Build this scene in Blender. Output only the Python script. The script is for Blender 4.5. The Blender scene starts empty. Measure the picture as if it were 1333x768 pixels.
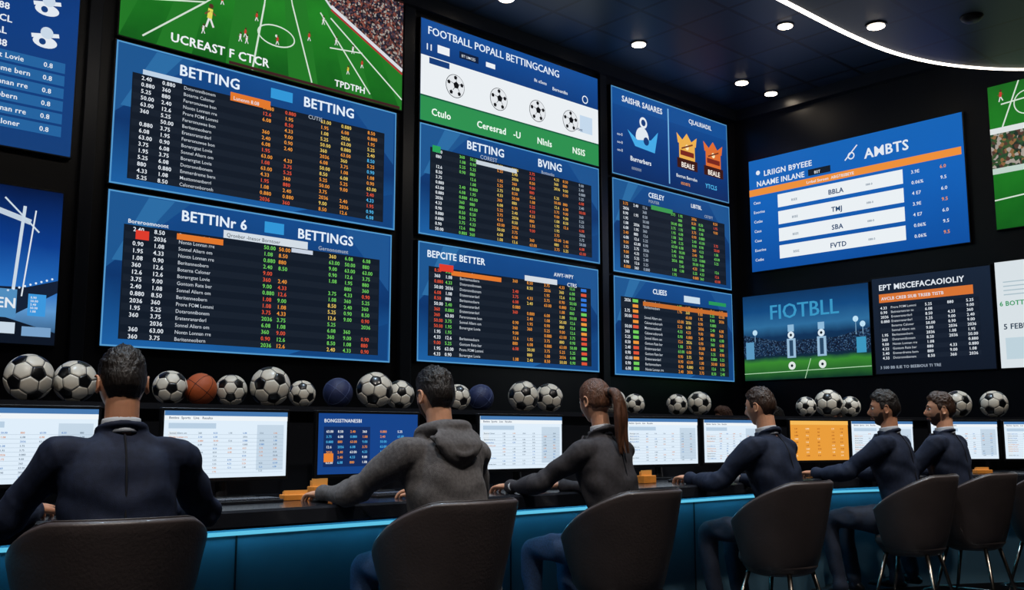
import bpy, bmesh, math, random
from mathutils import Vector, Matrix, noise
random.seed(7)
sc = bpy.context.scene
DA, DB, HC = 7.5, 10.9, 5.5
# ------------------------------------------------------------------ materials
def lin(c):
    o = []
    for v in c[:3]:
        v /= 255.0
        o.append(v/12.92 if v <= .04045 else ((v+.055)/1.055)**2.4)
    return (*o, 1)
MC = {}
def pbr(name, col, rough=.5, metal=0, nscale=0, var=.3, bump=0, bscale=60, stretch=(1,1,1), sheen=0, coat=0, spec=.5):
    if name in MC: return MC[name]
    m = bpy.data.materials.new(name); m.use_nodes = True
    nt = m.node_tree; b = nt.nodes['Principled BSDF']
    b.inputs['Base Color'].default_value = lin(col)
    b.inputs['Roughness'].default_value = rough
    b.inputs['Metallic'].default_value = metal
    b.inputs['Sheen Weight'].default_value = sheen
    b.inputs['Coat Weight'].default_value = coat
    b.inputs['Specular IOR Level'].default_value = spec
    if nscale or bump:
        tc = nt.nodes.new('ShaderNodeTexCoord'); mp = nt.nodes.new('ShaderNodeMapping')
        mp.inputs['Scale'].default_value = stretch
        nt.links.new(tc.outputs['Object'], mp.inputs['Vector'])
    if nscale:
        n = nt.nodes.new('ShaderNodeTexNoise'); n.inputs['Scale'].default_value = nscale; n.inputs['Detail'].default_value = 5
        nt.links.new(mp.outputs[0], n.inputs['Vector'])
        r = nt.nodes.new('ShaderNodeValToRGB')
        L = lin(col)
        r.color_ramp.elements[0].position = .3; r.color_ramp.elements[1].position = .7
        r.color_ramp.elements[0].color = tuple(c*(1-var) for c in L[:3])+(1,)
        r.color_ramp.elements[1].color = tuple(min(1,c*(1+var)) for c in L[:3])+(1,)
        nt.links.new(n.outputs['Fac'], r.inputs[0]); nt.links.new(r.outputs[0], b.inputs['Base Color'])
    if bump:
        n2 = nt.nodes.new('ShaderNodeTexNoise'); n2.inputs['Scale'].default_value = bscale; n2.inputs['Detail'].default_value = 4
        nt.links.new(mp.outputs[0], n2.inputs['Vector'])
        bp = nt.nodes.new('ShaderNodeBump'); bp.inputs['Strength'].default_value = bump; bp.inputs['Distance'].default_value = .01
        nt.links.new(n2.outputs['Fac'], bp.inputs['Height']); nt.links.new(bp.outputs[0], b.inputs['Normal'])
    MC[name] = m
    return m
def em(name, col, st=1.0, light=False):
    if name in MC: return MC[name]
    m = bpy.data.materials.new(name); m.use_nodes = True
    nt = m.node_tree; b = nt.nodes['Principled BSDF']
    b.inputs['Base Color'].default_value = (0.003,0.003,0.004,1); b.inputs['Roughness'].default_value = .5
    b.inputs['Specular IOR Level'].default_value = .1
    b.inputs['Emission Color'].default_value = lin(col); b.inputs['Emission Strength'].default_value = st
    if not light: m.cycles.emission_sampling = 'NONE'
    MC[name] = m
    return m
def emc(col, st=1.0):
    return em('display_rgb_%d_%d_%d' % tuple(col), col, st)
def grad(name, stops, H, st=1.08, axis='Z', nz=0, nscale=8, light=True):
    """display material: colour ramp along the panel height (object space), optional cloudy noise"""
    m = bpy.data.materials.new(name); m.use_nodes = True
    nt = m.node_tree; b = nt.nodes['Principled BSDF']
    b.inputs['Base Color'].default_value = (0.003,0.003,0.004,1); b.inputs['Roughness'].default_value = .5
    b.inputs['Specular IOR Level'].default_value = .1
    tc = nt.nodes.new('ShaderNodeTexCoord'); sx = nt.nodes.new('ShaderNodeSeparateXYZ')
    nt.links.new(tc.outputs['Object'], sx.inputs[0])
    d = nt.nodes.new('ShaderNodeMath'); d.operation = 'DIVIDE'; d.inputs[1].default_value = H
    nt.links.new(sx.outputs[axis], d.inputs[0])
    src = d.outputs[0]
    if nz:
        n = nt.nodes.new('ShaderNodeTexNoise'); n.inputs['Scale'].default_value = nscale; n.inputs['Detail'].default_value = 6
        nt.links.new(tc.outputs['Object'], n.inputs['Vector'])
        s = nt.nodes.new('ShaderNodeMath'); s.operation = 'SUBTRACT'; s.inputs[1].default_value = .5
        nt.links.new(n.outputs['Fac'], s.inputs[0])
        q = nt.nodes.new('ShaderNodeMath'); q.operation = 'MULTIPLY_ADD'; q.inputs[1].default_value = nz
        nt.links.new(s.outputs[0], q.inputs[0]); nt.links.new(src, q.inputs[2]); src = q.outputs[0]
    r = nt.nodes.new('ShaderNodeValToRGB'); cr = r.color_ramp
    while len(cr.elements) < len(stops): cr.elements.new(.5)
    for e, (p, c) in zip(cr.elements, stops): e.position = p; e.color = lin(c)
    nt.links.new(src, r.inputs[0]); nt.links.new(r.outputs[0], b.inputs['Emission Color'])
    b.inputs['Emission Strength'].default_value = st
    if not light: m.cycles.emission_sampling = 'NONE'
    return m
def crowd(name, cols, scale):
    m = bpy.data.materials.new(name); m.use_nodes = True
    nt = m.node_tree; b = nt.nodes['Principled BSDF']
    b.inputs['Base Color'].default_value = (0.003,0.003,0.004,1)
    tc = nt.nodes.new('ShaderNodeTexCoord'); v = nt.nodes.new('ShaderNodeTexVoronoi'); v.inputs['Scale'].default_value = scale
    nt.links.new(tc.outputs['Object'], v.inputs['Vector'])
    sx = nt.nodes.new('ShaderNodeSeparateColor'); nt.links.new(v.outputs['Color'], sx.inputs[0])
    r = nt.nodes.new('ShaderNodeValToRGB'); cr = r.color_ramp; cr.interpolation = 'CONSTANT'
    while len(cr.elements) < len(cols): cr.elements.new(.5)
    for i, (e, c) in enumerate(zip(cr.elements, cols)): e.position = i/len(cols); e.color = lin(c)
    nt.links.new(sx.outputs[0], r.inputs[0]); nt.links.new(r.outputs[0], b.inputs['Emission Color'])
    b.inputs['Emission Strength'].default_value = .8
    m.cycles.emission_sampling = 'NONE'
    return m
# ------------------------------------------------------------------ mesh helpers
class MB:
    def __init__(s): s.v = []; s.f = []; s.m = []; s.mats = []
    def mi(s, mat):
        if mat is None: return 0
        if mat not in s.mats: s.mats.append(mat)
        return s.mats.index(mat)
    def add(s, vs, fs, mat=None):
        k = len(s.v); i = s.mi(mat)
        s.v += [tuple(v) for v in vs]
        for f in fs: s.f.append(tuple(k+a for a in f)); s.m.append(i)
    def obj(s, name, smooth=False, parent=None, fixn=False):
        me = bpy.data.meshes.new(name); me.from_pydata(s.v, [], s.f)
        for m in s.mats: me.materials.append(m)
        me.polygons.foreach_set('material_index', s.m)
        if smooth: me.polygons.foreach_set('use_smooth', [True]*len(s.f))
        me.update()
        if fixn:
            bm = bmesh.new(); bm.from_mesh(me); bmesh.ops.recalc_face_normals(bm, faces=bm.faces); bm.to_mesh(me); bm.free()
        o = bpy.data.objects.new(name, me); sc.collection.objects.link(o)
        if parent: o.parent = parent
        return o
def root(name, loc=(0,0,0), rz=0):
    e = bpy.data.objects.new(name, None); e.location = loc; e.rotation_euler = (0,0,rz); e.empty_display_size = .1
    sc.collection.objects.link(e); return e
def box(mb, x0, x1, y0, y1, z0, z1, mat, bev=0):
    bm = bmesh.new(); bmesh.ops.create_cube(bm, size=1)
    for v in bm.verts:
        v.co = Vector(((x0+x1)/2+v.co.x*(x1-x0), (y0+y1)/2+v.co.y*(y1-y0), (z0+z1)/2+v.co.z*(z1-z0)))
    if bev: bmesh.ops.bevel(bm, geom=bm.edges[:], offset=bev, segments=3, affect='EDGES', profile=.5)
    bm.verts.index_update()
    mb.add([v.co[:] for v in bm.verts], [[v.index for v in f.verts] for f in bm.faces], mat); bm.free()
def catmull(P, n):
    out = []
    for i in range(len(P)-1):
        p0 = P[max(i-1,0)]; p1 = P[i]; p2 = P[i+1]; p3 = P[min(i+2,len(P)-1)]
        for k in range(n):
            t = k/n
            out.append(.5*((2*p1)+(p2-p0)*t+(2*p0-5*p1+4*p2-p3)*t*t+(3*p1-p0-3*p2+p3)*t**3))
    out.append(P[-1].copy()); return out
def tube(mb, pts, rad, mat=None, seg=16, ref=None, sub=4, cap=True):
    P = [Vector(p) for p in pts]; R = [Vector(r) if isinstance(r,(tuple,list)) else Vector((r,r)) for r in rad]
    if sub > 1:
        P = catmull(P, sub); R2 = []
        for i in range(len(R)-1):
            for k in range(sub): R2.append(R[i].lerp(R[i+1], k/sub))
        R2.append(R[-1]); R = R2
    if ref is None:
        d = (P[-1]-P[0])
        if d.length < 1e-6: d = Vector((1,0,0))
        ref = min((Vector((1,0,0)),Vector((0,1,0)),Vector((0,0,1))), key=lambda a: abs(a.dot(d.normalized())))
    ref = Vector(ref); rings = []
    side = None
    for i, p in enumerate(P):
        t = (P[min(i+1,len(P)-1)]-P[max(i-1,0)]).normalized()
        base = ref if side is None or isinstance(rad[0],(tuple,list)) else side
        s = base - t*base.dot(t)
        if s.length < 1e-4: s = side or Vector((1,0,0))
        s.normalize(); side = s; n = t.cross(s)
        rings.append((p, s, n, R[i].x, R[i].y, t))
    if cap:
        p,s,n,a,b,t = rings[0]; e = min(a,b)
        pre = [(p-t*e*.85,s,n,a*.5,b*.5,t),(p-t*e*.5,s,n,a*.86,b*.86,t)]
        p,s,n,a,b,t = rings[-1]; e = min(a,b)
        post = [(p+t*e*.5,s,n,a*.86,b*.86,t),(p+t*e*.85,s,n,a*.5,b*.5,t)]
        rings = pre+rings+post
    vs = []; fs = []
    for (p,s,n,a,b,t) in rings:
        for k in range(seg):
            w = 2*math.pi*k/seg; vs.append(p+s*math.cos(w)*a+n*math.sin(w)*b)
    for i in range(len(rings)-1):
        for k in range(seg):
            k2 = (k+1)%seg; fs.append((i*seg+k, i*seg+k2, (i+1)*seg+k2, (i+1)*seg+k))
    c0 = len(vs); p,s,n,a,b,t = rings[0]; vs.append(p-t*min(a,b)*(.3 if cap else 0))
    p,s,n,a,b,t = rings[-1]; vs.append(p+t*min(a,b)*(.3 if cap else 0))
    L = (len(rings)-1)*seg
    for k in range(seg):
        k2 = (k+1)%seg; fs.append((c0, k2, k)); fs.append((c0+1, L+k, L+k2))
    mb.add(vs, fs, mat)
def ellipsoid(mb, c, r, mat=None, nu=20, nv=12, rot=None):
    vs = []; fs = []
    for j in range(nv+1):
        a = math.pi*j/nv
        for i in range(nu):
            b = 2*math.pi*i/nu
            p = Vector((math.sin(a)*math.cos(b)*r[0], math.sin(a)*math.sin(b)*r[1], math.cos(a)*r[2]))
            if rot: p = rot @ p
            vs.append(p+Vector(c))
    for j in range(nv):
        for i in range(nu):
            i2 = (i+1)%nu; fs.append((j*nu+i, (j+1)*nu+i, (j+1)*nu+i2, j*nu+i2))
    mb.add(vs, fs, mat)
# ------------------------------------------------------------------ text glyph cache
TC = {}
def text_mesh(body, bold):
    key = (body, bold)
    if key in TC: return TC[key]
    cu = bpy.data.curves.new('t', 'FONT'); cu.body = body; cu.size = 1; cu.resolution_u = 2
    cu.offset = .006 if bold else 0.002
    if bold: cu.space_character = 1.06
    o = bpy.data.objects.new('t', cu); sc.collection.objects.link(o)
    me = bpy.data.meshes.new_from_object(o)
    vs = [v.co.copy() for v in me.vertices]; fs = [tuple(p.vertices) for p in me.polygons]
    w = max([v.x for v in vs]+[0])
    bpy.data.objects.remove(o); bpy.data.curves.remove(cu); bpy.data.meshes.remove(me)
    TC[key] = (vs, fs, w); return TC[key]
def clip(pts, W, H):
    for ax, lim, sg in ((0,0,1),(0,W,-1),(1,0,1),(1,H,-1)):
        out = []
        for i in range(len(pts)):
            a = pts[i-1]; b = pts[i]; da = (a[ax]-lim)*sg; db = (b[ax]-lim)*sg
            if (da >= 0) != (db >= 0):
                t = da/(da-db); out.append((a[0]+(b[0]-a[0])*t, a[1]+(b[1]-a[1])*t))
            if db >= 0: out.append(b)
        pts = out
        if len(pts) < 3: return []
    return pts
class Screen:
    def __init__(s, W, H, bg, depth=.05, frame=True, bez=.012):
        s.W, s.H = W, H; s.mb = MB()
        fr = pbr('screen_bezel', (8,10,14), .35)
        box(s.mb, -bez, W+bez, .002, depth, -bez, H+bez, fr, .004 if depth > .01 else 0)
        s.rect(0,0,W,H,bg,0)
    def poly(s, pts, mat, layer=1):
        if isinstance(mat, tuple): mat = emc(mat)
        if any(x < 0 or z < 0 or x > s.W or z > s.H for x,z in pts): pts = clip(pts, s.W, s.H)
        if len(pts) < 3: return
        s.mb.add([(x, -.0015*layer, z) for x,z in pts], [tuple(range(len(pts)))], mat)
    def rect(s, x0,z0,x1,z1, mat, layer=1): s.poly([(x0,z0),(x1,z0),(x1,z1),(x0,z1)], mat, layer)
    def line(s, a, b, w, mat, layer=2):
        a = Vector(a); b = Vector(b); d = (b-a).normalized(); n = Vector((-d.y, d.x))*w/2
        s.poly([tuple(a-n), tuple(b-n), tuple(b+n), tuple(a+n)], mat, layer)
    def disc(s, cx, cz, r, mat, layer=2, n=20, ry=None, a0=0):
        ry = ry or r
        s.poly([(cx+r*math.cos(a0+2*math.pi*i/n), cz+ry*math.sin(a0+2*math.pi*i/n)) for i in range(n)], mat, layer)
    def ring(s, cx, cz, r, w, mat, layer=2, n=28, ry=None, a0=0, a1=2*math.pi):
        ry = ry or r
        for i in range(n):
            t0 = a0+(a1-a0)*i/n; t1 = a0+(a1-a0)*(i+1)/n
            s.poly([(cx+(r)*math.cos(t0), cz+ry*math.sin(t0)), (cx+(r+w)*math.cos(t0), cz+(ry+w)*math.sin(t0)),
                    (cx+(r+w)*math.cos(t1), cz+(ry+w)*math.sin(t1)), (cx+r*math.cos(t1), cz+ry*math.sin(t1))], mat, layer)
    def ball(s, cx, cz, r, layer=3):
        s.disc(cx, cz, r*1.05, (30,40,50), layer, 32); s.disc(cx, cz, r, (228,232,236), layer+1, 32)
        s.disc(cx+r*.1, cz+r*.1, r*.34, (14,16,20), layer+2, 5, a0=.3)
        for k in range(5):
            a = .3+2*math.pi*k/5
            s.line((cx+r*.1+r*.3*math.cos(a), cz+r*.1+r*.3*math.sin(a)), (cx+r*.1+r*.62*math.cos(a), cz+r*.1+r*.62*math.sin(a)), r*.05, (60,66,74), layer+2)
            s.disc(cx+r*.76*math.cos(a), cz+r*.76*math.sin(a), r*.2, (14,16,20), layer+2, 5, a0=a)
    def text(s, body, x, z, size, mat=(235,240,245), bold=False, layer=3, al='L', maxw=None):
        if isinstance(mat, tuple): mat = emc(mat)
        vs, fs, w = text_mesh(body, bold); sx = size
        if maxw and w*size > maxw: sx = maxw/w
        ox = x - (w*sx/2 if al == 'C' else w*sx if al == 'R' else 0)
        reps = ((0,0),(.022,0),(.044,0),(.022,.022)) if bold and size > .065 else ((0,0),(.028,0)) if bold else ((0,0),)
        for q,(dx,dz) in enumerate(reps):
            s.mb.add([(ox+(v.x+dx)*sx, -.0015*layer-.0001*q, z+(v.y+dz)*size) for v in vs], fs, mat)
    def place(s, name, loc, rz=0, parent=None):
        o = s.mb.obj(name, parent=parent); o.location = loc; o.rotation_euler = (0,0,rz); return o
NUM = ['9.00','0.880','63.00','1.95','2.40','50.00','3.75','8.50','0.90','12.6','4.33','6.08','360','880','2036','5.25','1.08']
TXT = ['Beritenneobern','Eratenranarderl','Borerrgtat Lovie','Boterna Caloner','Caloneronboronh','Emmerdreme bern','Nontn Lonnan rre','Fereronuwee bon','Dotsronnibonem','Betneartenran to','Prore FOM Lommi','Sonnel Aliern om','Mesttonnenberrl','Gontom Rate ber']
WH=(225,232,240); OR=(236,150,58); RD=(222,84,56); GR=(112,205,92); CY=(80,180,235); GY=(160,172,188); YE=(228,196,96)
def table(s, x0, z0, x1, z1, rows, cols, bg=(18,27,40)):
    if bg: s.rect(x0,z0,x1,z1,bg,2)
    pitch = (z1-z0)/rows; sz = pitch*.86
    for i in range(rows):
        z = z1-pitch*(i+.86)
        if i % 2: s.rect(x0+.01, z-pitch*.12, x1-.01, z+pitch*.86, tuple(min(255,c+6) for c in (bg or (16,25,38))), 2.5)
        for (fx, kind, cl) in cols:
            if random.random() < .04: continue
            c = cl if not isinstance(cl, list) else random.choice(cl)
            x = x0+(x1-x0)*fx
            if kind == 'n': s.text(random.choice(NUM), x, z, sz, c, True, maxw=pitch*2.0)
            elif kind == 'b': s.rect(x, z, x+pitch*1.6, z+pitch*.6, c, 3)
            else: s.text(random.choice(TXT), x, z+pitch*.08, sz*.86, (200,208,218), False)
def odds(W, H, name, loc, rz, heads, rows, cols, extra=None, hs=.125, th=.80, tx=(.05,.95)):
    bg = grad('odds_display_blue', [(0,(26,90,154)),(.45,(12,50,102)),(1,(20,72,134))], H, 1.12, nz=.3, nscale=1.5)
    s = Screen(W,H,bg)
    e = (84,152,204)
    for a in ((0,0,W,.012),(0,H-.012,W,H),(0,0,.012,H),(W-.012,0,W,H)): s.rect(*a, e, 2)
    s.poly([(.012,.5*H),(.012,.988*H),(.25*W,.988*H)], (30,86,144), 1)
    s.poly([(.12*W,.985*H),(.2*W,.985*H),(.05*W,.55*H),(.02*W,.55*H)], (44,108,164), 1.3)
    s.poly([(.80*W,.985*H),(.99*W,.985*H),(.99*W,.55*H)], (30,84,144), 1)
    s.poly([(.6*W,.015*H),(.99*W,.015*H),(.99*W,.3*H)], (18,66,124), 1)
    table(s, tx[0]*W, .05*H, tx[1]*W, th*H, rows, cols)
    for (t,fx,fz,sz) in heads: s.text(t, fx*W, fz*H, sz, (226,238,250), True, maxw=.30*W if len(t) < 10 else .42*W)
    if extra: extra(s)
    return s.place(name, loc, rz)
# ================================================================== ROOM
wallm = pbr('dark_wall_panel', (17,20,29), .36, nscale=2.2, var=.25, bump=.05, bscale=8)
trimm = pbr('dark_trim', (28,34,46), .3)
def plainbox(name, *a, mat=None, bev=0):
    mb = MB(); box(mb, *a, mat, bev); return mb.obj(name)
plainbox('wall_back', -4.2, DB+.2, DA, DA+.2, 0, HC, mat=wallm)
plainbox('wall_right', DB, DB+.2, -4.2, DA, 0, HC, mat=wallm)
plainbox('wall_left', -4.2, -4, -4.2, DA, 0, HC, mat=wallm)
plainbox('wall_front', -4.0, DB, -4.2, -4, 0, HC, mat=wallm)
def tiled(name, c1, mortar, bw, rh, rough, ms=.012):
    m = bpy.data.materials.new(name); m.use_nodes = True; nt = m.node_tree; b = nt.nodes['Principled BSDF']
    tc = nt.nodes.new('ShaderNodeTexCoord'); br = nt.nodes.new('ShaderNodeTexBrick')
    br.offset = 0; br.inputs['Scale'].default_value = 1; br.inputs['Brick Width'].default_value = bw; br.inputs['Row Height'].default_value = rh
    br.inputs['Mortar Size'].default_value = ms; br.inputs['Color1'].default_value = lin(c1)
    br.inputs['Color2'].default_value = lin(tuple(v*1.25 for v in c1)); br.inputs['Mortar'].default_value = lin(mortar)
    nt.links.new(tc.outputs['Object'], br.inputs['Vector']); nt.links.new(br.outputs['Color'], b.inputs['Base Color'])
    b.inputs['Roughness'].default_value = rough; return m
plainbox('floor', -4.2, DB+.2, -4.2, DA+.2, -.1, 0, mat=tiled('floor_tiles', (26,29,36), (12,13,16), .9, .9, .22))
plainbox('ceiling', -4.2, DB+.2, -4.2, DA+.2, HC, HC+.1, mat=tiled('ceiling_tiles', (28,44,60), (6,8,12), .62, .62, .40, .022))
for i, (a,b) in enumerate(((2.50,2.60),(5.43,5.56),(8.20,8.31))):
    mb = MB(); box(mb, a, b, DA-.05, DA, 0, HC, trimm, .006); mb.obj('trim_%d' % (i+1))
for i, (a,b,c,d) in enumerate(((-4,DB,DA-.10,DA),(DB-.1,DB,-4,DA-.1))):
    mb = MB(); box(mb, a, b, c, d, HC-.14, HC, trimm); mb.obj('trim_%d' % (i+4))
# dropped soffit with curved edge and LED ribbon
edge = [(-4,4.35),(2,4.35),(6.2,4.37),(7.3,4.37),(8.2,4.36),(8.9,4.30),(9.5,4.14),(10.0,3.88),(10.4,3.55),(10.7,3.1),(10.86,2.4),(10.88,1.5)]
ep = catmull([Vector((a,b,0)) for a,b in edge], 6)
ZS = 4.9
mb = MB(); n = len(ep)
top = [(p.x,p.y,HC) for p in ep]+[(10.88,-4,HC),(-4,-4,HC)]
bot = [(p.x,p.y,ZS) for p in ep]+[(10.88,-4,ZS),(-4,-4,ZS)]
N = len(top)
mb.add(top+bot, [tuple(range(N)), tuple(range(2*N-1,N-1,-1))]+[(i,N+i,N+(i+1)%N,(i+1)%N) for i in range(N)], tiled('soffit_tiles', (24,38,52), (6,8,12), .75, .75, .42, .02))
mb.obj('ceiling_soffit', fixn=True)
mb = MB(); tube(mb, [(p.x,p.y+.012,ZS+.03) for p in ep], [.042]*n, em('led_ribbon', (255,244,228), 5, True), 10, sub=1)
mb.obj('ceiling_led_strip')
def downlight(x, y, z, power, aim=None, spot=75, em_s=14, col=(1,.9,.78)):
    r = root('downlight_or_fill_spot', (x,y,z))  # used for ceiling downlights and for the added fill spots
    mb = MB(); tube(mb, [(0,0,-.012),(0,0,0)], [.095,.095], pbr('downlight_rim', (60,62,66), .3, .8), 24, sub=1, cap=False)
    mb.obj('rim', parent=r)
    mb = MB(); tube(mb, [(0,0,-.018),(0,0,-.010)], [.075,.075], em('downlight_lens', (255,236,210), em_s), 24, sub=1, cap=False)
    mb.obj('lens', parent=r)
    l = bpy.data.lights.new('lamp', 'SPOT'); l.energy = power; l.spot_size = math.radians(spot); l.spot_blend = .8; l.color = col; l.shadow_soft_size = .12
    o = bpy.data.objects.new('lamp', l); sc.collection.objects.link(o); o.parent = r; o.location = (0,0,-.05)
    if aim:
        d = Vector(aim)-Vector((x,y,z)); o.rotation_euler = d.to_track_quat('-Z','Y').to_euler()
for (x,y) in ((6.25,6.9),(8.1,6.78),(9.95,6.72),(10.55,6.7),(8.85,5.42),(4.4,6.8),(2.6,6.8)):
    downlight(x, y, HC, 26)
for x in (-.6, 1.4, 3.4, 5.4, 7.4):  # added fill spots, out of view, lighting the seats from behind
    downlight(x, 1.7, ZS, 285, aim=(x+.9, 3.4, .9), spot=68, col=(1,.93,.86))
for x in (1.2, 3.0, 4.8, 6.6, 8.2):  # added cool fill spots so the people's fronts are not dark
    downlight(x, 4.1, ZS, 190, aim=(x, 3.6, 1.0), spot=66, col=(.60,.80,1))
mb = MB(); tube(mb, [(0,0,-.05),(0,0,-.02),(0,0,0)], [.05,.09,.1], pbr('detector_dark', (12,12,14), .5), 24, sub=2, cap=False)
o = mb.obj('smoke_detector', smooth=True); o.location = (8.65,3.44,ZS)
# ================================================================== WALL SCREENS
YS = DA-.055; XS = DB-.055
c1 = [(.03,'n',WH),(.10,'n',WH),(.175,'t',WH),(.47,'n',[RD,OR,OR]),(.56,'n',[RD,OR,OR]),(.71,'n',[OR,YE]),(.80,'n',[OR,YE]),(.92,'n',[OR,CY,YE,RD])]
def ex(s):
    s.rect(.36*s.W,.765*s.H,.50*s.W,.83*s.H,(225,120,45),4); s.text('Lunenm 8.08', .37*s.W,.775*s.H,.045,WH,False,5)
    s.rect(.50*s.W,.86*s.H,.58*s.W,.94*s.H,(50,150,215),4); s.rect(.08*s.W,.80*s.H,.2*s.W,.835*s.H,(190,210,230),4)
    s.text('CUTIS', .64*s.W,.77*s.H,.05,GY,True,5)
odds(2.63,1.125,'betting_odds_screen',(2.71,YS,3.13),0,[('BETTING',.19,.86,.125),('BETTING',.62,.86,.125)],16,c1,ex)
c2 = [(.03,'n',WH),(.10,'n',WH),(.185,'t',WH),(.50,'n',[RD,GR]),(.56,'n',[OR,RD,GR]),(.77,'n',[GR,GR,YE]),(.84,'n',[GR,GR]),(.92,'n',[GR,RD,GR])]
def ex(s):
    s.rect(.36*s.W,.79*s.H,.66*s.W,.845*s.H,(210,220,230),4); s.text('Qronber -lnesor Borntoer', .37*s.W,.80*s.H,.045,(40,50,60),False,5)
    s.rect(.21*s.W,.735*s.H,.36*s.W,.775*s.H,(225,120,45),4); s.rect(.60*s.W,.755*s.H,.68*s.W,.785*s.H,(200,210,225),4)
    s.rect(.50*s.W,.87*s.H,.57*s.W,.95*s.H,(50,150,215),4)
    s.rect(.085*s.W,.70*s.H,.125*s.W,.76*s.H,(220,60,45),4)
    s.text('Gernonomunt', .70*s.W,.80*s.H,.05,GY,True,5); s.text('Boreroomnoont', .06*s.W,.80*s.H,.045,WH,True,5)
odds(2.60,1.18,'betting_odds_screen',(2.71,YS,1.90),0,[('BETTINr 6',.22,.865,.12),('BETTINGS',.62,.865,.12)],16,c2,ex,th=.79)
c3 = [(.03,'n',WH),(.16,'n',GR),(.22,'n',GR),(.38,'n',[OR,YE]),(.47,'n',[OR,YE]),(.58,'n',[OR,OR,RD]),(.74,'n',[YE,OR]),(.80,'n',[YE,OR]),(.91,'n',[GY,RD])]
def ex(s):
    s.text('COREST', .3*s.W,.80*s.H,.06,GY,True,5); s.text('Bottonbs', .64*s.W,.80*s.H,.05,GY,True,5); s.rect(.06*s.W,.76*s.H,.1*s.W,.82*s.H,(40,160,90),4)
    s.rect(.28*s.W,.74*s.H,.5*s.W,.78*s.H,(200,210,220),4)
odds(2.53,1.09,'betting_odds_screen',(5.62,YS,3.14),0,[('BETTING',.23,.865,.12),('BVING',.62,.865,.12)],16,c3,ex)
c4 = [(.03,'n',[RD,WH]),(.09,'n',[GR,WH]),(.17,'t',WH),(.48,'n',[OR,RD]),(.57,'n',[OR,YE]),(.68,'n',OR),(.78,'n',[OR,YE]),(.85,'n',[GR,GR]),(.93,'b',[RD,GR,(50,120,220),OR])]
def ex(s):
    s.rect(.55*s.W,.79*s.H,.74*s.W,.84*s.H,(210,218,228),4); s.rect(.16*s.W,.745*s.H,.42*s.W,.785*s.H,(225,120,45),4)
    s.rect(.10*s.W,.77*s.H,.17*s.W,.83*s.H,(220,60,45),4); s.text('AWY-WPY', .72*s.W,.87*s.H,.06,WH,True,5)
    s.text('CTRS', .80*s.W,.79*s.H,.06,WH,True,5)
odds(2.50,1.14,'betting_odds_screen',(5.62,YS,1.93),0,[('BEPCITE BETTER',.04,.875,.095)],16,c4,ex,th=.80)
c5 = [(.03,'n',[OR,WH]),(.12,'n',WH),(.20,'n',GY),(.46,'n',GR),(.53,'n',GR),(.66,'n',[GR,OR]),(.73,'n',GR),(.88,'n',[GR,OR,RD])]
def ex(s):
    s.rect(.30*s.W,.75*s.H,.48*s.W,.80*s.H,(60,150,80),4); s.text('POUTER', .28*s.W,.82*s.H,.05,GY,True,5); s.text('LIBTBL', .64*s.W,.88*s.H,.07,WH,True,5); s.text('CETEFT', .76*s.W,.8*s.H,.05,GY,True,5)
odds(2.26,1.09,'betting_odds_screen',(8.38,YS,3.085),0,[('CEELEY',.28,.88,.085)],14,c5,ex,th=.78)
c6 = [(.03,'n',WH),(.10,'b',[GR,RD,OR]),(.2,'t',WH),(.50,'n',[OR,GR]),(.58,'n',[OR,YE]),(.70,'n',OR),(.82,'n',[GR,OR]),(.91,'n',[OR,GR])]
def ex(s):
    s.rect(.22*s.W,.73*s.H,.95*s.W,.775*s.H,(200,110,45),4); s.rect(.56*s.W,.83*s.H,.70*s.W,.90*s.H,(200,220,235),4); s.rect(.78*s.W,.84*s.H,.94*s.W,.88*s.H,(40,150,90),4)
odds(2.26,1.12,'betting_odds_screen',(8.38,YS,1.915),0,[('CLIEES',.30,.87,.085)],14,c6,ex,th=.80)
# ---- football title screen
W,H = 2.53,1.03
s = Screen(W,H,grad('display_title_blue',[(0,(14,58,122)),(.6,(14,56,118)),(1,(20,76,148))],H))
s.text('FOOTBALL POPALL BETTINGCANG', .03*W,.86*H,.115,(225,236,248),False,3,maxw=W*.93)
s.text('FOOTBALL POPALL BETTINGCANG', .03*W+.004,.86*H,.115,(225,236,248),False,3.1,maxw=W*.93)
s.rect(0,.25*H,W,.64*H,(234,239,243),2); s.rect(0,0,W,.235*H,(46,144,80),2); s.rect(0,.235*H,W,.25*H,(20,90,60),2.5)
s.text('11',.02*W,.70*H,.09,WH,True); s.rect(.08*W,.70*H,.14*W,.78*H,(235,240,245),3)
s.rect(.19*W,.72*H,.29*W,.79*H,(14,30,60),3); s.rect(.33*W,.72*H,.38*W,.77*H,(235,240,245),3); s.text('BT UMCES',.20*W,.735*H,.04,WH,False,5)
s.text('Bt oSens',.6*W,.73*H,.05,WH,True,5); s.ring(.915*W,.71*H,.035,.012,(235,240,245),3); s.text('Bernonibs',.71*W,.70*H,.055,WH,True)
s.rect(.04*W,.57*H,.14*W,.63*H,(20,60,120),3); s.text('Erbnt',.85*W,.34*H,.05,(30,60,100),True); s.rect(.88*W,.33*H,.96*W,.52*H,(196,216,236),3)
for fx in (.17,.40,.62,.82): s.ball(fx*W,.42*H,.115)
for t,fx in (('Ctulo',.10),('Ceresrad',.36),('-U',.50),('Nlnls',.66),('NSIS',.87)): s.text(t,fx*W,.07*H,.10,(235,250,240),True,al='C')
s.place('football_betting_screen',(5.62,YS,4.26))
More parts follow.
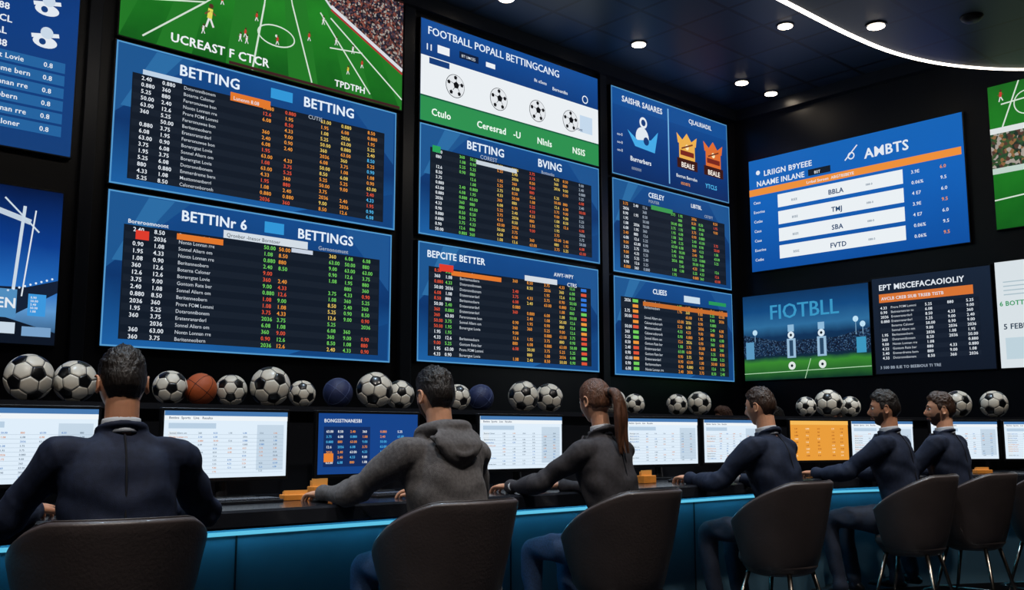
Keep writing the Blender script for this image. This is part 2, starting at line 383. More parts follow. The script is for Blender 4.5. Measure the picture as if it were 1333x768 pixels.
# ---- col 3 top: team crest screen
W,H = 2.26,1.05
s = Screen(W,H,grad('display_crest_blue',[(0,(12,42,94)),(.5,(14,58,124)),(1,(20,76,144))],H,nz=.2,nscale=2))
s.rect(0,.80*H,W,H,(22,80,150),1); s.text('SAISHR SAIARES',.08*W,.855*H,.10,WH,True,3,maxw=.42*W); s.text('CJLALRIADIL',.64*W,.86*H,.08,WH,True,3,maxw=.32*W)
s.rect(.455*W,.05*H,.465*W,.95*H,(120,180,225),3)
s.disc(.25*W,.68*H,.07,WH,3); s.disc(.25*W,.68*H,.04,(20,60,120),4); s.disc(.24*W,.5*H,.12,WH,3,ry=.13); s.poly([(.12*W,.55*H),(.18*W,.38*H),(.34*W,.36*H),(.37*W,.62*H),(.31*W,.5*H),(.2*W,.46*H)],(70,170,230),4)
s.disc(.27*W,.47*H,.05,(20,60,120),5); s.text('Burrerbers',.14*W,.2*H,.08,WH,True); s.text('0000000',.15*W,.1*H,.05,GY)
for k in range(3): s.text('oo-0',.04*W,(.45-.09*k)*H,.05,WH)
for (cx,c) in ((.62,(235,176,80)),(.86,(220,110,50))):
    s.rect((cx-.07)*W,.40*H,(cx+.07)*W,.58*H,c,3)
    s.poly([((cx-.08)*W,.58*H),((cx+.08)*W,.58*H),((cx+.09)*W,.70*H),((cx+.04)*W,.63*H),(cx*W,.72*H),((cx-.04)*W,.63*H),((cx-.09)*W,.70*H)],c,3)
    s.rect((cx-.06)*W,.44*H,(cx+.06)*W,.50*H,(120,40,30),4); s.disc(cx*W,.55*H,.035,(250,230,180),4); s.line(((cx-.05)*W,.52*H),((cx+.05)*W,.60*H),.02,(120,60,40),5)
    s.rect((cx-.09)*W,.28*H,(cx+.09)*W,.40*H,(60,25,20),4); s.text('BEALE',cx*W,.295*H,.09,(250,240,230),True,5,al='C',maxw=.17*W)
s.text('Borrun Berrobn',.52*W,.16*H,.06,WH,True); s.text('0SOBTE',.56*W,.08*H,.05,OR,True); s.text('YTCLS',.78*W,.12*H,.08,CY,True)
for a in ((0,0,W,.012),(0,H-.012,W,H),(0,0,.012,H),(W-.012,0,W,H)): s.rect(*a, (84,148,196), 2)
s.place('team_crest_screen',(8.38,YS,4.225))
# ---- football pitch big screen
def player(s, x, z, c, k=1):
    s.line((x,z+.03*k),(x+.004*k,z+.075*k),.022*k,c,6); s.disc(x+.006*k,z+.088*k,.011*k,(80,50,36),6,8)
    s.line((x-.002*k,z+.03*k),(x-.014*k,z-.012*k),.009*k,(225,225,225),6); s.line((x+.004*k,z+.03*k),(x+.020*k,z-.006*k),.009*k,(225,225,225),6)
    s.line((x,z+.065*k),(x-.022*k,z+.045*k),.007*k,(110,70,50),6); s.line((x+.006*k,z+.065*k),(x+.028*k,z+.05*k),.007*k,(110,70,50),6)
def pitch(W,H,name,loc,rz,seed=0,kind=0):
    s = Screen(W,H,grad('display_pitch_green',[(0,(18,88,26)),(.6,(32,124,36)),(1,(26,98,30))],H,nz=.4,nscale=5))
    w = (210,226,210)
    if kind == 0:
        for k in range(8):
            x0 = (-.55+k*.22)*W; x1 = x0+.11*W
            s.poly([(x0,0),(x1,0),(.45*W+(x1-.45*W)*.62,H),(.45*W+(x0-.45*W)*.62,H)],(34,118,38),1)
        cr = crowd('display_crowd',[(46,34,40),(150,84,70),(34,42,66),(176,168,160),(110,60,54),(24,24,34),(90,70,80)],60)
        s.poly([(.60*W,H),(.70*W,.80),(W,.40),(W,H)],cr,3)
        s.line((.58*W,H),(.70*W,.78),.02,(215,218,225),4); s.line((.70*W,.79),(W,.385),.035,(215,218,225),4); s.line((.70*W,.76),(W,.35),.02,(170,50,50),4)
        s.line((.257*W,.47),(.068*W,.04),.014,w); s.line((.257*W,.47),(.36*W,.72),.012,w); s.line((.454*W,.61),(.42*W,0),.016,w); s.line((.454*W,.61),(.47*W,H),.013,w)
        s.line((.554*W,.69),(.635*W,.03),.014,w); s.line((.554*W,.69),(.52*W,H),.012,w); s.line((.66*W,.70),(.865*W,.07),.014,w); s.line((.70*W,.68),(W,.10),.014,w)
        s.line((0,.30),(.257*W,.47),.012,w); s.line((.36*W,.72),(.62*W,.80),.012,w); s.line((.70*W,.40),(.83*W,.44),.012,w)
        s.ring(.50*W,.36,.17,.012,w,3,ry=.085); s.disc(.50*W,.36,.013,w,3)
        for k in range(15):
            player(s, random.uniform(.04,.85)*W, random.uniform(.15,.62), random.choice([(200,56,50),(225,225,225),(225,205,70)]), .8)
        player(s,.27*W,.28,(225,215,90),1.9); player(s,.16*W,.52,(225,225,225),1.8)
        s.text('UCREAST F CTCR',.15*W,.05*H,.105,(235,240,242),True,7,maxw=.34*W); s.text('TPDTPH',.72*W,.05*H,.085,(235,240,242),True,7,maxw=.14*W)
        s.line((.34*W,.012),(.99*W,.012),.03,(60,34,34),5)
    else:
        cr = crowd('display_crowd_day',[(60,90,50),(150,110,70),(40,80,50),(180,170,160),(90,60,50),(30,50,40)],30)
        s.rect(0,.42*H,W,.66*H,cr,3); s.rect(0,.66*H,W,.70*H,(220,225,225),4); s.rect(0,.38*H,W,.42*H,(190,210,200),4)
        s.line((.1*W,.7*H),(.25*W,H),.015,w); s.line((.1*W,.86*H),(.9*W,.9*H),.015,w); s.ring(.3*W,.84*H,.12,.012,w,3)
        s.line((0,.2*H),(W,.26*H),.015,w); s.line((.3*W,0),(.4*W,.36*H),.015,w)
        for k in range(9):
            player(s, random.uniform(.05,.9)*W, random.choice([random.uniform(.05,.3),random.uniform(.74,.9)])*H, random.choice([(200,60,50),(225,225,225)]), 1.2)
    return s.place(name,loc,rz)
pitch(2.68,1.10,'football_match_screen',(2.72,YS,4.30),0)
# ---- leftmost screens
W,H = 1.9,2.05
s = Screen(W,H,grad('display_left_blue',[(0,(20,60,116)),(.5,(14,58,124)),(1,(12,38,84))],H,nz=.2,nscale=2))
s.rect(.0,.78*H,.97*W,.83*H,(226,118,44),3); s.text('BRTITTB',.70*W,.875*H,.12,WH,True,3); s.text('Fonalb snrmbr  Barrnosh',.5*W,.79*H,.055,WH,True,5)
for k in range(9):
    z = (.71-.045*k)*H; s.text(random.choice(TXT),.45*W,z,.06,WH if k%2 else CY,True,maxw=.2*W); s.text(random.choice(['SAL','E-CL','0.88','UIL']),.68*W,z,.07,WH,True)
for z in (.64,.52,.40):
    s.disc(.88*W,z*H,.085,WH,3,ry=.045); s.line((.83*W,z*H+.03),(.93*W,z*H+.07),.03,WH,3); s.disc(.885*W,(z+.035)*H,.045,(200,215,230),4); s.disc(.87*W,z*H,.024,(20,60,120),5)
for k in range(6):
    z = (.30-.047*k)*H; s.rect(.3*W,z,.96*W,z+.038*H,(36,98,158),3); s.text(random.choice(TXT),.60*W,z+.01*H,.055,WH,True,4,maxw=.25*W); s.disc(.57*W,z+.018*H,.025,WH,4); s.text('0.8',.88*W,z+.01*H,.05,WH,True,4)
s.place('team_list_screen',(.52,YS,3.27))
W,H = 1.5,1.11
s = Screen(W,H,grad('display_stadium_sky',[(0,(10,18,30)),(.22,(90,146,200)),(.36,(34,104,184)),(.65,(10,56,132)),(1,(4,22,62))],H,nz=.08,nscale=3))
s.poly([(0,0),(W,0),(W,.08*H),(.75*W,.17*H),(.4*W,.22*H),(0,.24*H)],(14,22,36),3); s.poly([(.2*W,.22*H),(.80*W,.17*H),(W,.34*H),(W,.42*H),(.86*W,.36*H),(.5*W,.34*H),(.2*W,.40*H)],(20,32,54),2)
s.line((.80*W,.30*H),(.83*W,.88*H),.022,(200,215,228),4); s.line((.70*W,.84*H),(.86*W,.78*H),.04,(190,205,220),4); s.line((.84*W,.30*H),(.88*W,.86*H),.010,(220,228,236),4)
s.line((.74*W,.92*H),(.90*W,.72*H),.012,(200,215,228),4)
for k in range(9): s.disc((.78+.024*k)*W,(.33+.012*k)*H,.008,(220,235,250),5,8)
s.rect(.70*W,.16*H,.82*W,.34*H,(80,140,190),5); s.text('EN',.73*W,.22*H,.10,WH,True,6); s.rect(.87*W,.18*H,.95*W,.32*H,(60,150,220),5); s.rect(.70*W,.06*H,.82*W,.13*H,(200,215,230),5); s.rect(.85*W,.05*H,.98*W,.11*H,(120,160,200),5)
for k in range(5): s.text(random.choice(NUM),.88*W,(.29-.022*k)*H,.022,WH,True,6)
s.place('stadium_view_screen',(.89,YS,1.88))
# ---- right wall screens (viewer's left = +Y)
RZ = -math.pi/2
W,H = 2.77,1.46
s = Screen(W,H,grad('display_fixture_blue',[(0,(14,76,154)),(.6,(20,94,178)),(1,(22,96,176))],H,nz=.25,nscale=1.5))
s.disc(.05*W,.88*H,.03,WH,3); s.text('LRIIGN B9YEEE',.08*W,.84*H,.10,WH,True,3,maxw=.30*W); s.text('NAAME INLANE',.04*W,.755*H,.10,WH,True,3,maxw=.25*W)
s.text('AMBTS',.58*W,.80*H,.17,WH,True); s.ring(.52*W,.85*H,.03,.015,WH,3); s.line((.49*W,.82*H),(.55*W,.93*H),.015,WH,3)
s.rect(0,.675*H,.99*W,.735*H,(236,144,60),3); s.rect(.31*W,.755*H,.42*W,.81*H,(20,30,44),3); s.text('BST',.34*W,.765*H,.05,WH,True,4)
for k,t in enumerate(('BBLA','TMJ','SBA','FVTD')):
    z = (.535-.15*k)*H; s.rect(.15*W,z,.745*W,z+.115*H,(234,240,244),3); s.text(t,.44*W,z+.025*H,.085,(36,70,110),True,4,al='C')
    s.text('BSEE',.22*W,z+.035*H,.04,(110,130,150),True,4); s.text('088-0',.58*W,z+.04*H,.035,(110,130,150),True,4)
for k in range(7):
    z = (.60-.085*k)*H
    s.text(random.choice(['Eoorins','Caus','Snnaa','Cetbs']),.02*W,z,.05,WH,True,maxw=.08*W)
    s.text(random.choice(['0.06%','3.9E','4 E7','G.0Y']),.78*W,z,.055,WH,True,maxw=.07*W); s.text(random.choice(['6.0','C0E','9.5']),.90*W,z,.055,WH if k%3 else OR,True,maxw=.06*W)
s.text('Lrrbel Soroen  ABGTBSBEYE',.3*W,.69*H,.05,WH,True,5)
s.place('fixtures_list_screen',(XS,7.26,3.32),RZ)
W,H = 1.73,1.08
s = Screen(W,H,grad('display_night_stadium',[(0,(14,50,36)),(.2,(54,130,46)),(.26,(16,40,58)),(.5,(16,48,84)),(.62,(44,104,150)),(.8,(18,70,122)),(1,(14,50,90))],H,nz=.06,nscale=5))
s.text('FIOTBLL',.5*W,.70*H,.26,(58,150,196),False,4,al='C',maxw=.72*W)
s.text('FIOTBLL',.5*W+.008,.70*H,.26,(58,150,196),False,4.1,al='C',maxw=.72*W)
cr = crowd('display_crowd_night',[(16,32,58),(30,62,96),(12,24,46),(70,104,140),(14,30,50),(24,48,84)],90)
s.poly([(0,.28*H),(W,.28*H),(W,.52*H),(.75*W,.44*H),(.3*W,.44*H),(0,.54*H)],cr,3)
for (x,z) in ((.90,.62),(.95,.56),(.1,.56)): s.disc(x*W,z*H,.035,(190,225,245),4); s.line((x*W,z*H),(x*W,.45*H),.01,(120,160,190),4)
for x in (.40,.64):
    s.rect((x-.035)*W,.24*H,(x+.035)*W,.46*H,(150,186,214),5); s.rect((x-.015)*W,.26*H,(x+.015)*W,.44*H,(40,70,100),6); s.disc(x*W,.50*H,.045,(215,230,240),6); s.disc(x*W,.5*H,.02,(20,30,40),7,5)
    s.rect((x-.025)*W,.54*H,(x+.025)*W,.62*H,(140,184,216),5); s.disc(x*W,.15*H,.05,(220,230,225),6); s.disc(x*W,.15*H,.02,(20,30,40),7,5)
s.rect(.02*W,.25*H,.09*W,.45*H,(90,150,190),5); s.rect(.90*W,.25*H,.97*W,.42*H,(60,150,190),5); s.line((0,.08*H),(W,.10*H),.008,(180,220,180),4); s.line((.5*W,.0),(.55*W,.22*H),.008,(180,220,180),4)
s.place('football_promo_screen',(XS,7.42,1.93),RZ)
W,H = 1.34,1.10
s = Screen(W,H,grad('display_navy_table',[(0,(18,26,40)),(1,(24,36,54))],H))
s.text('EPT MISCEFACAOIOLIY',.06*W,.87*H,.09,WH,True,3,maxw=.86*W); s.rect(.06*W,.74*H,.86*W,.83*H,(215,116,52),3); s.text('AVCLB CREB SIUB TRSEB TISTB',.08*W,.765*H,.05,WH,True,4,maxw=.74*W)
table(s,.05*W,.14*H,.9*W,.71*H,12,[(.02,'n',WH),(.13,'t',WH),(.48,'n',WH),(.70,'n',WH),(.88,'n',WH)],bg=(20,29,44))
s.text('3 500 BB ILIE TO BEEBIOUI TI TRE',.04*W,.05*H,.045,GY,True,3)
s.place('results_table_screen',(XS,5.64,1.94),RZ)
W,H = 1.25,1.12
s = Screen(W,H,em('display_white',(216,225,230),1,True))
s.text('EFC',.3*W,.86*H,.12,(30,50,70),True); s.text('5 FEBUT ESAL',.04*W,.36*H,.08,(40,60,80),True); s.text('6 BOTTIA SESEA',.02*W,.58*H,.07,(40,150,90),True)
for k in range(4): s.rect(.06*W,(.68+.04*k)*H,.9*W,(.69+.04*k)*H,(170,190,200),3)
s.rect(.05*W,.08*H,.95*W,.28*H,(190,210,220),3)
s.place('match_info_screen',(XS,4.25,1.94),RZ)
pitch(1.30,1.57,'football_match_screen',(XS,4.20,3.41),RZ,kind=1)
# ================================================================== DESK
RF, CX, CYc = 4.0, 6.0, -.25
def pathpt(d, k, nS=10, nA=24):
    if k <= nS: return Vector((-2.5+(CX+2.5)*k/nS, 3.75+d, 0))
    a = math.radians(46)*(k-nS)/nA
    return Vector((CX+(RF+d)*math.sin(a), CYc+(RF+d)*math.cos(a), 0))
def sweep(section, mat, mb):
    K = 35; m = len(section); vs = []; fs = []
    for k in range(K):
        for (d,z) in section:
            p = pathpt(d,k); vs.append((p.x,p.y,z))
    for k in range(K-1):
        for i in range(m):
            j = (i+1)%m; fs.append((k*m+i,(k+1)*m+i,(k+1)*m+j,k*m+j))
    fs.append(tuple(range(m))[::-1]); fs.append(tuple((K-1)*m+i for i in range(m)))
    mb.add(vs, fs, mat)
desk = root('betting_counter')
dk = pbr('counter_top_dark', (34,36,42), .20, nscale=3, var=.15, coat=.25)
mb = MB(); sweep([(0,.885),(.008,.875),(1.0,.875),(1.0,.95),(.01,.95),(0,.94)], dk, mb); mb.obj('counter_top', parent=desk, fixn=True)
mb = MB(); sweep([(.30,0),(.36,0),(.36,.875),(.30,.875)], pbr('counter_fascia', (70,100,116), .4, nscale=1.5, var=.25), mb); mb.obj('front_fascia', parent=desk, fixn=True)
mb = MB(); sweep([(.28,.0),(.30,.0),(.30,.10),(.28,.10)], pbr('kickboard', (14,15,18), .4), mb); mb.obj('kickboard', parent=desk, fixn=True)
mb = MB(); sweep([(.286,.822),(.299,.822),(.299,.838),(.286,.838)], em('counter_led', (90,184,216), 1.1, True), mb); mb.obj('led_strip', parent=desk, fixn=True)
mb = MB(); sweep([(.235,.862),(.262,.862),(.262,.8745),(.235,.8745)], em('counter_downlight_led', (80,190,235), 11, True), mb); mb.obj('led_underglow', parent=desk, fixn=True)
back = pbr('privacy_panel_dark', (18,20,26), .4)
mb = MB(); sweep([(.95,.95),(1.0,.95),(1.0,1.372),(.95,1.372)], back, mb); sweep([(.94,0),(1.0,0),(1.0,.875),(.94,.875)], back, mb); mb.obj('privacy_panel', parent=desk, fixn=True)
mb = MB(); sweep([(.90,1.372),(1.30,1.372),(1.30,1.40),(.90,1.40)], pbr('ledge_dark', (30,32,38), .35), mb); mb.obj('display_ledge', parent=desk, fixn=True)
mb = MB()
for k in range(10):
    x = -1.9+.8*k; box(mb, x-.003, x+.003, 4.044, 4.052, .10, .82, pbr('seam_dark', (10,14,18), .5))
mb.obj('fascia_seams', parent=desk)
# ================================================================== BALLS
def ball_mesh():
    bm = bmesh.new(); bmesh.ops.create_icosphere(bm, subdivisions=1, radius=1)
    bmesh.ops.bevel(bm, geom=bm.verts[:], offset=33.333, offset_type='PERCENT', segments=1, affect='VERTICES')
    r = bmesh.ops.inset_individual(bm, faces=bm.faces[:], thickness=.016, use_even_offset=True)
    seam = set(r['faces'])
    for f in bm.faces: f.material_index = 2 if f in seam else (1 if len(f.verts) == 5 else 0)
    bmesh.ops.triangulate(bm, faces=[f for f in bm.faces if len(f.verts) == 4])
    bmesh.ops.poke(bm, faces=[f for f in bm.faces if len(f.verts) > 4])
    bmesh.ops.subdivide_edges(bm, edges=bm.edges[:], cuts=3, use_grid_fill=True)
    for v in bm.verts:
        sm = all(f.material_index == 2 for f in v.link_faces)
        v.co = v.co.normalized()*(.985 if sm else 1)
    for f in bm.faces: f.smooth = True
    bmesh.ops.recalc_face_normals(bm, faces=bm.faces)
    me = bpy.data.meshes.new('soccer_ball'); bm.to_mesh(me); bm.free()
    for m in (pbr('ball_white', (238,230,214), .35, coat=.3), pbr('ball_black', (14,14,16), .3, coat=.3), pbr('ball_seam', (70,70,72), .6)): me.materials.append(m)
    return me
BM = ball_mesh()
def soccer(x, y, d):
    o = bpy.data.objects.new('soccer_ball', BM); sc.collection.objects.link(o)
    o.scale = (d/2,)*3; o.location = (x,y,1.40+d/2); o.rotation_euler = tuple(random.uniform(0,6.28) for _ in range(3)); return o
def seamball(name, x, y, d, base, seam):
    r = d/2; mb = MB(); ellipsoid(mb, (0,0,0), (r,r,r), base, 40, 24)
    def ringc(f):
        P = [f(2*math.pi*i/40) for i in range(41)]; tube(mb, P, [r*.018]*41, seam, 6, sub=1)
    ringc(lambda t: (r*math.cos(t), r*math.sin(t), 0)); ringc(lambda t: (r*math.cos(t), 0, r*math.sin(t)))
    for sg in (-1,1):
        ringc(lambda t: tuple(Vector((sg*(.55+.22*math.cos(2*t)), math.cos(t), math.sin(t))).normalized()*r))
    o = mb.obj(name, smooth=True); o.location = (x,y,1.40+r); o.rotation_euler = (.6,.3,.8)
LY = 4.87
for (x,d,dy) in ((1.455,.215,-.03),(1.68,.2,.03),(2.133,.17,.0),(2.475,.165,.02),(2.675,.213,-.03),(2.90,.15,.02),(3.352,.213,-.03),(3.575,.175,.03),(4.0,.165,0),(4.547,.205,-.02),(4.82,.198,.02),(5.46,.18,0),(5.66,.15,-.03),(6.22,.165,.02),(6.45,.19,-.02)):
    soccer(x, LY+dy, d)
seamball('basketball', 2.30, LY+.01, .165, pbr('basketball_orange', (196,92,44), .5, bump=.3, bscale=400), pbr('ball_line', (20,16,14), .6))
nl = pbr('navy_leather', (40,52,96), .45, bump=.3, bscale=300)
seamball('navy_handball', 3.12, LY, .17, nl, pbr('navy_line', (90,104,150), .5))
seamball('navy_handball', 4.19, LY, .17, nl, pbr('navy_line', (90,104,150), .5))
def arc(r, deg): a = math.radians(deg); return CX+r*math.sin(a), CYc+r*math.cos(a)
for (deg,d) in ((13,.17),(18.2,.17),(20.9,.235),(23.4,.18),(35.4,.24),(39.2,.24)):
    x,y = arc(5.1,deg); soccer(x,y,d)
# ================================================================== MONITORS & DESK ITEMS
mon_black = pbr('monitor_black', (14,15,18), .35)
def monitor(x, y, rz, w=.66, style='white', h=.345):
    r = root('computer_monitor', (x,y,.95), rz)
    mb = MB(); box(mb, -w/2, w/2, .0, .028, .08, .08+h, mon_black, .006); box(mb, -w*.28, w*.28, .026, .05, .13, .08+h*.75, mon_black, .012); mb.obj('housing', parent=r)
    mb = MB(); tube(mb, [(0,.04,.0),(0,.05,.08),(0,.045,.20)], [(.035,.012),(.03,.012),(.03,.012)], mon_black, 12, ref=(1,0,0)); box(mb, -.13,.13,-.06,.12,0,.012,mon_black,.005); mb.obj('stand', parent=r)
    W2,H2 = w-.03, h-.035
    s = Screen(W2, H2, {'white': em('monitor_white',(212,226,238),1.12,True), 'blue': em('monitor_blue',(20,66,136),1,True), 'orange': em('monitor_orange',(232,156,58),1,True)}[style], depth=.004, bez=.001)
    if style == 'white':
        s.rect(0,H2*.93,W2,H2,(70,120,175),2); s.rect(.0,H2*.86,W2,H2*.93,(238,244,248),2); s.text('Bettins  Sports   Live   Resulto',.02,H2*.88,.016,(60,80,110),True)
        s.rect(.02,H2*.74,W2*.4,H2*.82,(184,206,226),2); s.rect(W2*.74,H2*.1,W2*.97,H2*.8,(196,214,230),1.5); s.rect(.02,H2*.06,W2*.10,H2*.70,(226,236,243),1.5)
        for i in range(11):
            z = H2*(.66-.058*i); s.rect(.02,z-.004,W2-.02,z-.003,(160,178,196),2)
            for fx in (.04,.26,.38,.50,.62,.76,.88):
                if random.random() < .85: s.text(random.choice(TXT if fx < .2 else NUM),W2*fx,z,.011,random.choice([(90,110,130),(90,110,130),(50,120,190),(210,130,70)]),True,maxw=W2*.18)
    elif style == 'blue':
        s.text('BONGSSTNANESBI',.03,H2*.85,.026,WH,True); s.rect(.03,H2*.12,W2*.5,H2*.78,(16,44,96),2)
        for i in range(7):
            for fx in (.07,.18,.30,.42,.6,.78): s.text(random.choice(NUM),W2*fx,H2*(.68-.085*i),.018,random.choice([WH,OR,CY]),True)
        s.rect(W2*.05,H2*.2,W2*.14,H2*.34,(230,130,50),4); s.rect(W2*.6,H2*.12,W2*.95,H2*.2,(70,160,220),4)
    else:
        s.rect(0,H2*.9,W2,H2,(245,186,90),2)
        for i in range(9):
            for fx in (.06,.25,.45,.7,.85): s.text(random.choice(NUM),W2*fx,H2*(.78-.085*i),.016,random.choice([(250,230,190),(160,80,30)]),True)
    o = s.place('display', (-W2/2,-.001,.08+.02), 0, parent=r)
monitor(1.317,4.45,0)
monitor(2.244,4.45,0)
monitor(3.055,4.45,0,style='blue')
monitor(4.16,4.45,-.08)
monitor(5.47,4.43,-.16,w=.68)
monitor(6.30,4.44,-.14,w=.62)
for deg,st in ((15.5,'orange'),(23.4,'white'),(33.0,'white'),(41.2,'white')):
    x,y = arc(4.7,deg); monitor(x,y,-math.radians(deg),w=.64,style=st)
def keyboard(x,y,rz=0):
    mb = MB(); k = pbr('keyboard_base', (30,32,37), .4); kk = pbr('keycap', (66,70,80), .5)
    box(mb,-.21,.21,-.065,.065,0,.014,k,.004)
    for r_ in range(5):
        for c in range(15): box(mb,-.2+c*.0267,-.2+c*.0267+.022,-.056+r_*.0225,-.056+r_*.0225+.018,.014,.021,kk,.002)
    o = mb.obj('keyboard'); o.location=(x,y,.95); o.rotation_euler=(0,0,rz)
def mouse(x,y,rz=0):
    mb = MB(); vs=[]; fs=[]; nu=24; nv=8
    for j in range(nv+1):
        a = math.pi/2*j/nv
        for i in range(nu):
            b = 2*math.pi*i/nu; vs.append((.031*math.cos(a)*math.cos(b)*(1-.1*math.sin(b)), .055*math.cos(a)*math.sin(b), .034*math.sin(a)**.8*(1-.25*math.sin(b)*math.cos(a))))
    for j in range(nv):
        for i in range(nu): i2=(i+1)%nu; fs.append((j*nu+i,j*nu+i2,(j+1)*nu+i2,(j+1)*nu+i))
    fs.append(tuple(range(nu))[::-1]); mb.add(vs,fs,pbr('mouse_black',(20,21,25),.35)); ellipsoid(mb,(0,.028,.028),(.004,.01,.006),pbr('wheel',(70,72,78),.5),10,6)
    o = mb.obj('computer_mouse',smooth=True); o.location=(x,y,.95); o.rotation_euler=(0,0,rz)
for (x,y,rz) in ((2.13,4.14,0),(1.35,4.05,0),(3.03,4.1,0),(4.1,4.05,-.05),(5.35,4.05,-.1),(6.35,4.05,-.1)): keyboard(x,y,rz)
mouse(2.47,3.99,0)
mouse(5.72,4.0,-.1); mouse(4.42,4.05,0)
def slipbox(x,y,w,h,rz=0):
    mb = MB(); c = pbr('orange_card',(232,146,52),.6,nscale=20,var=.12)
    box(mb,-w/2,w/2,-.03,.03,0,h*.6,c,.004); box(mb,-w*.42,w*.42,.0,.004,h*.55,h,pbr('slip_paper',(240,180,92),.7)); box(mb,-w*.42,w*.40,.012,.016,h*.55,h*.9,pbr('slip_paper',(240,180,92),.7))
    o = mb.obj('betting_slip_box'); o.location=(x,y,.95); o.rotation_euler=(0,0,rz)
slipbox(2.64,4.26,.11,.09,.1); slipbox(2.45,4.16,.14,.045,-.1); slipbox(4.92,4.12,.12,.08,0); slipbox(8.05,3.35,.14,.05,-.5)
# ================================================================== CHAIRS
leather = pbr('chair_leather', (72,63,62), .42, nscale=6, var=.15, bump=.12, bscale=90, coat=.15)
metal = pbr('chair_leg_metal', (150,140,130), .25, 1)
def chair(x, y, rz):
    r = root('bucket_chair', (x,y,0), rz)
    mb = MB(); NT, NV = 44, 14; vs=[]; fs=[]
    T = math.radians(128)
    def shell(t, v, off):
        f = abs(t)/T; zt = .980-.03*f**2-.19*max(0,(f-.35)/.65)**1.3
        zb = .50
        rad = .205+.100*v**.75
        z = zb+(zt-zb)*v
        rx = rad+.005+off; ry = rad-.005+off
        return Vector((rx*math.sin(t), -ry*math.cos(t)-.015*v, z))
    prof = [(v/NV, 0.0) for v in range(NV+1)]+[(1.012,-.012),(1.012,-.028)]+[(1-v/NV,-.04) for v in range(NV+1)]
    for i in range(NT+1):
        t = -T+2*T*i/NT
        for (v,off) in prof:
            p = shell(t, min(v,1.0), off)
            if v > 1: p.z += .010
            vs.append(p)
    M = len(prof)
    for i in range(NT):
        for j in range(M-1): fs.append((i*M+j,(i+1)*M+j,(i+1)*M+j+1,i*M+j+1))
        fs.append((i*M+M-1,(i+1)*M+M-1,(i+1)*M,i*M))
    fs.append(tuple(range(M))); fs.append(tuple(NT*M+j for j in range(M))[::-1])
    mb.add(vs,fs,leather); o = mb.obj('shell',smooth=True,parent=r,fixn=True)
    bv = o.modifiers.new('b','BEVEL'); bv.width=.006; bv.segments=2; bv.limit_method='ANGLE'; bv.angle_limit=1.0
    mb = MB(); piping = pbr('chair_piping',(50,43,42),.4)
    tube(mb,[shell(-T+2*T*i/30,1.0,-.020)+Vector((0,0,.011)) for i in range(31)],[.0045]*31,piping,8,sub=1); mb.obj('piping',smooth=True,parent=r)
    mb = MB(); tube(mb,[(0,0,.455),(0,0,.475),(0,0,.51),(0,0,.53)],[.13,.185,.212,.205],leather,36,sub=3,cap=False); mb.obj('seat_base',smooth=True,parent=r)
    mb = MB(); tube(mb,[(0,.01,.525),(0,.01,.545),(0,.01,.575),(0,.01,.592)],[.215,.225,.222,.19],pbr('cushion_leather',(70,60,58),.5,bump=.1,bscale=80),36,sub=3,cap=False); mb.obj('seat_cushion',smooth=True,parent=r)
    k = 0
    for sx in (-1,1):
        for sy in (-1,1):
            k += 1; mb = MB(); tube(mb,[(sx*.13,sy*.13,.475),(sx*.235,sy*.235,.0)],[.014,.010],metal,12,sub=1,cap=False); mb.obj('leg_%d'%k,smooth=True,parent=r)
    mb = MB(); q=.2
    for a,b in (((-q,-q),(q,-q)),((-q,-q),(-q,.26)),((q,-q),(q,.26))): tube(mb,[(a[0],a[1],.15),(b[0],b[1],.15)],[.009,.009],metal,10,sub=1)
    tube(mb,[(-q,.24,.15),(-q+.03,.31,.15),(0,.34,.15),(q-.03,.31,.15),(q,.24,.15)],[.010]*5,metal,10,sub=4)
    mb.obj('footrest',smooth=True,parent=r)
# ================================================================== PEOPLE
ctex = bpy.data.textures.new('cloth_folds','CLOUDS'); ctex.noise_scale=.14; ctex.noise_depth=0
ctexf = bpy.data.textures.new('cloth_creases','WOOD'); ctexf.wood_type='BANDNOISE'; ctexf.noise_basis_2='SIN'; ctexf.noise_scale=.16; ctexf.turbulence=9
def remesh(o, vox, sm=4, disp=0, fine=0):
    m = o.modifiers.new('r','REMESH'); m.mode='VOXEL'; m.voxel_size=vox; m.use_smooth_shade=True
    if sm: q = o.modifiers.new('s','SMOOTH'); q.factor=.5; q.iterations=sm
    for tx,st in ((ctex,disp),(ctexf,fine)):
        if st: d = o.modifiers.new('d','DISPLACE'); d.texture=tx; d.strength=st; d.mid_level=.5; d.texture_coords='LOCAL'
def headpt(a, b, off=0):
    x = math.sin(a)*math.sin(b); y = math.sin(a)*math.cos(b); z = math.cos(a)
    X = .075*x; Y = (.090 if y > 0 else .098)*y; Z = .118*z
    if z < 0:
        X *= 1-.30*(-z)**1.6
        if y < 0: Y *= 1-.50*max(0,-z-.15)
        else: Y *= 1-.05*(-z)
    if z > 0: X *= 1+.05*math.sin(math.pi*z)
    if y < 0 and z > -.3: Y *= 1.04
    if y > 0:
        g = lambda u,s: math.exp(-(u/s)**2)
        w = min(1,y*2)
        zn = Z+.026
        Y += w*(.028*g(X,.011)*g(zn,.017 if zn < 0 else .030))
        Y -= w*.009*g(abs(X)-.031,.014)*g(Z-.008,.012)
        Y += w*.005*g(abs(X)-.028,.02)*g(Z-.030,.010)
        Y += w*.007*g(X,.022)*g(Z+.060,.009)
        Y -= w*.003*g(X,.02)*g(Z+.061,.0025)
        Y += w*.013*g(X,.022)*g(Z+.098,.018)
        Y += w*.004*g(abs(X)-.040,.02)*g(Z+.025,.02)
    p = Vector((X,Y,Z))
    if off: p += Vector((x,y,z))*off
    return p
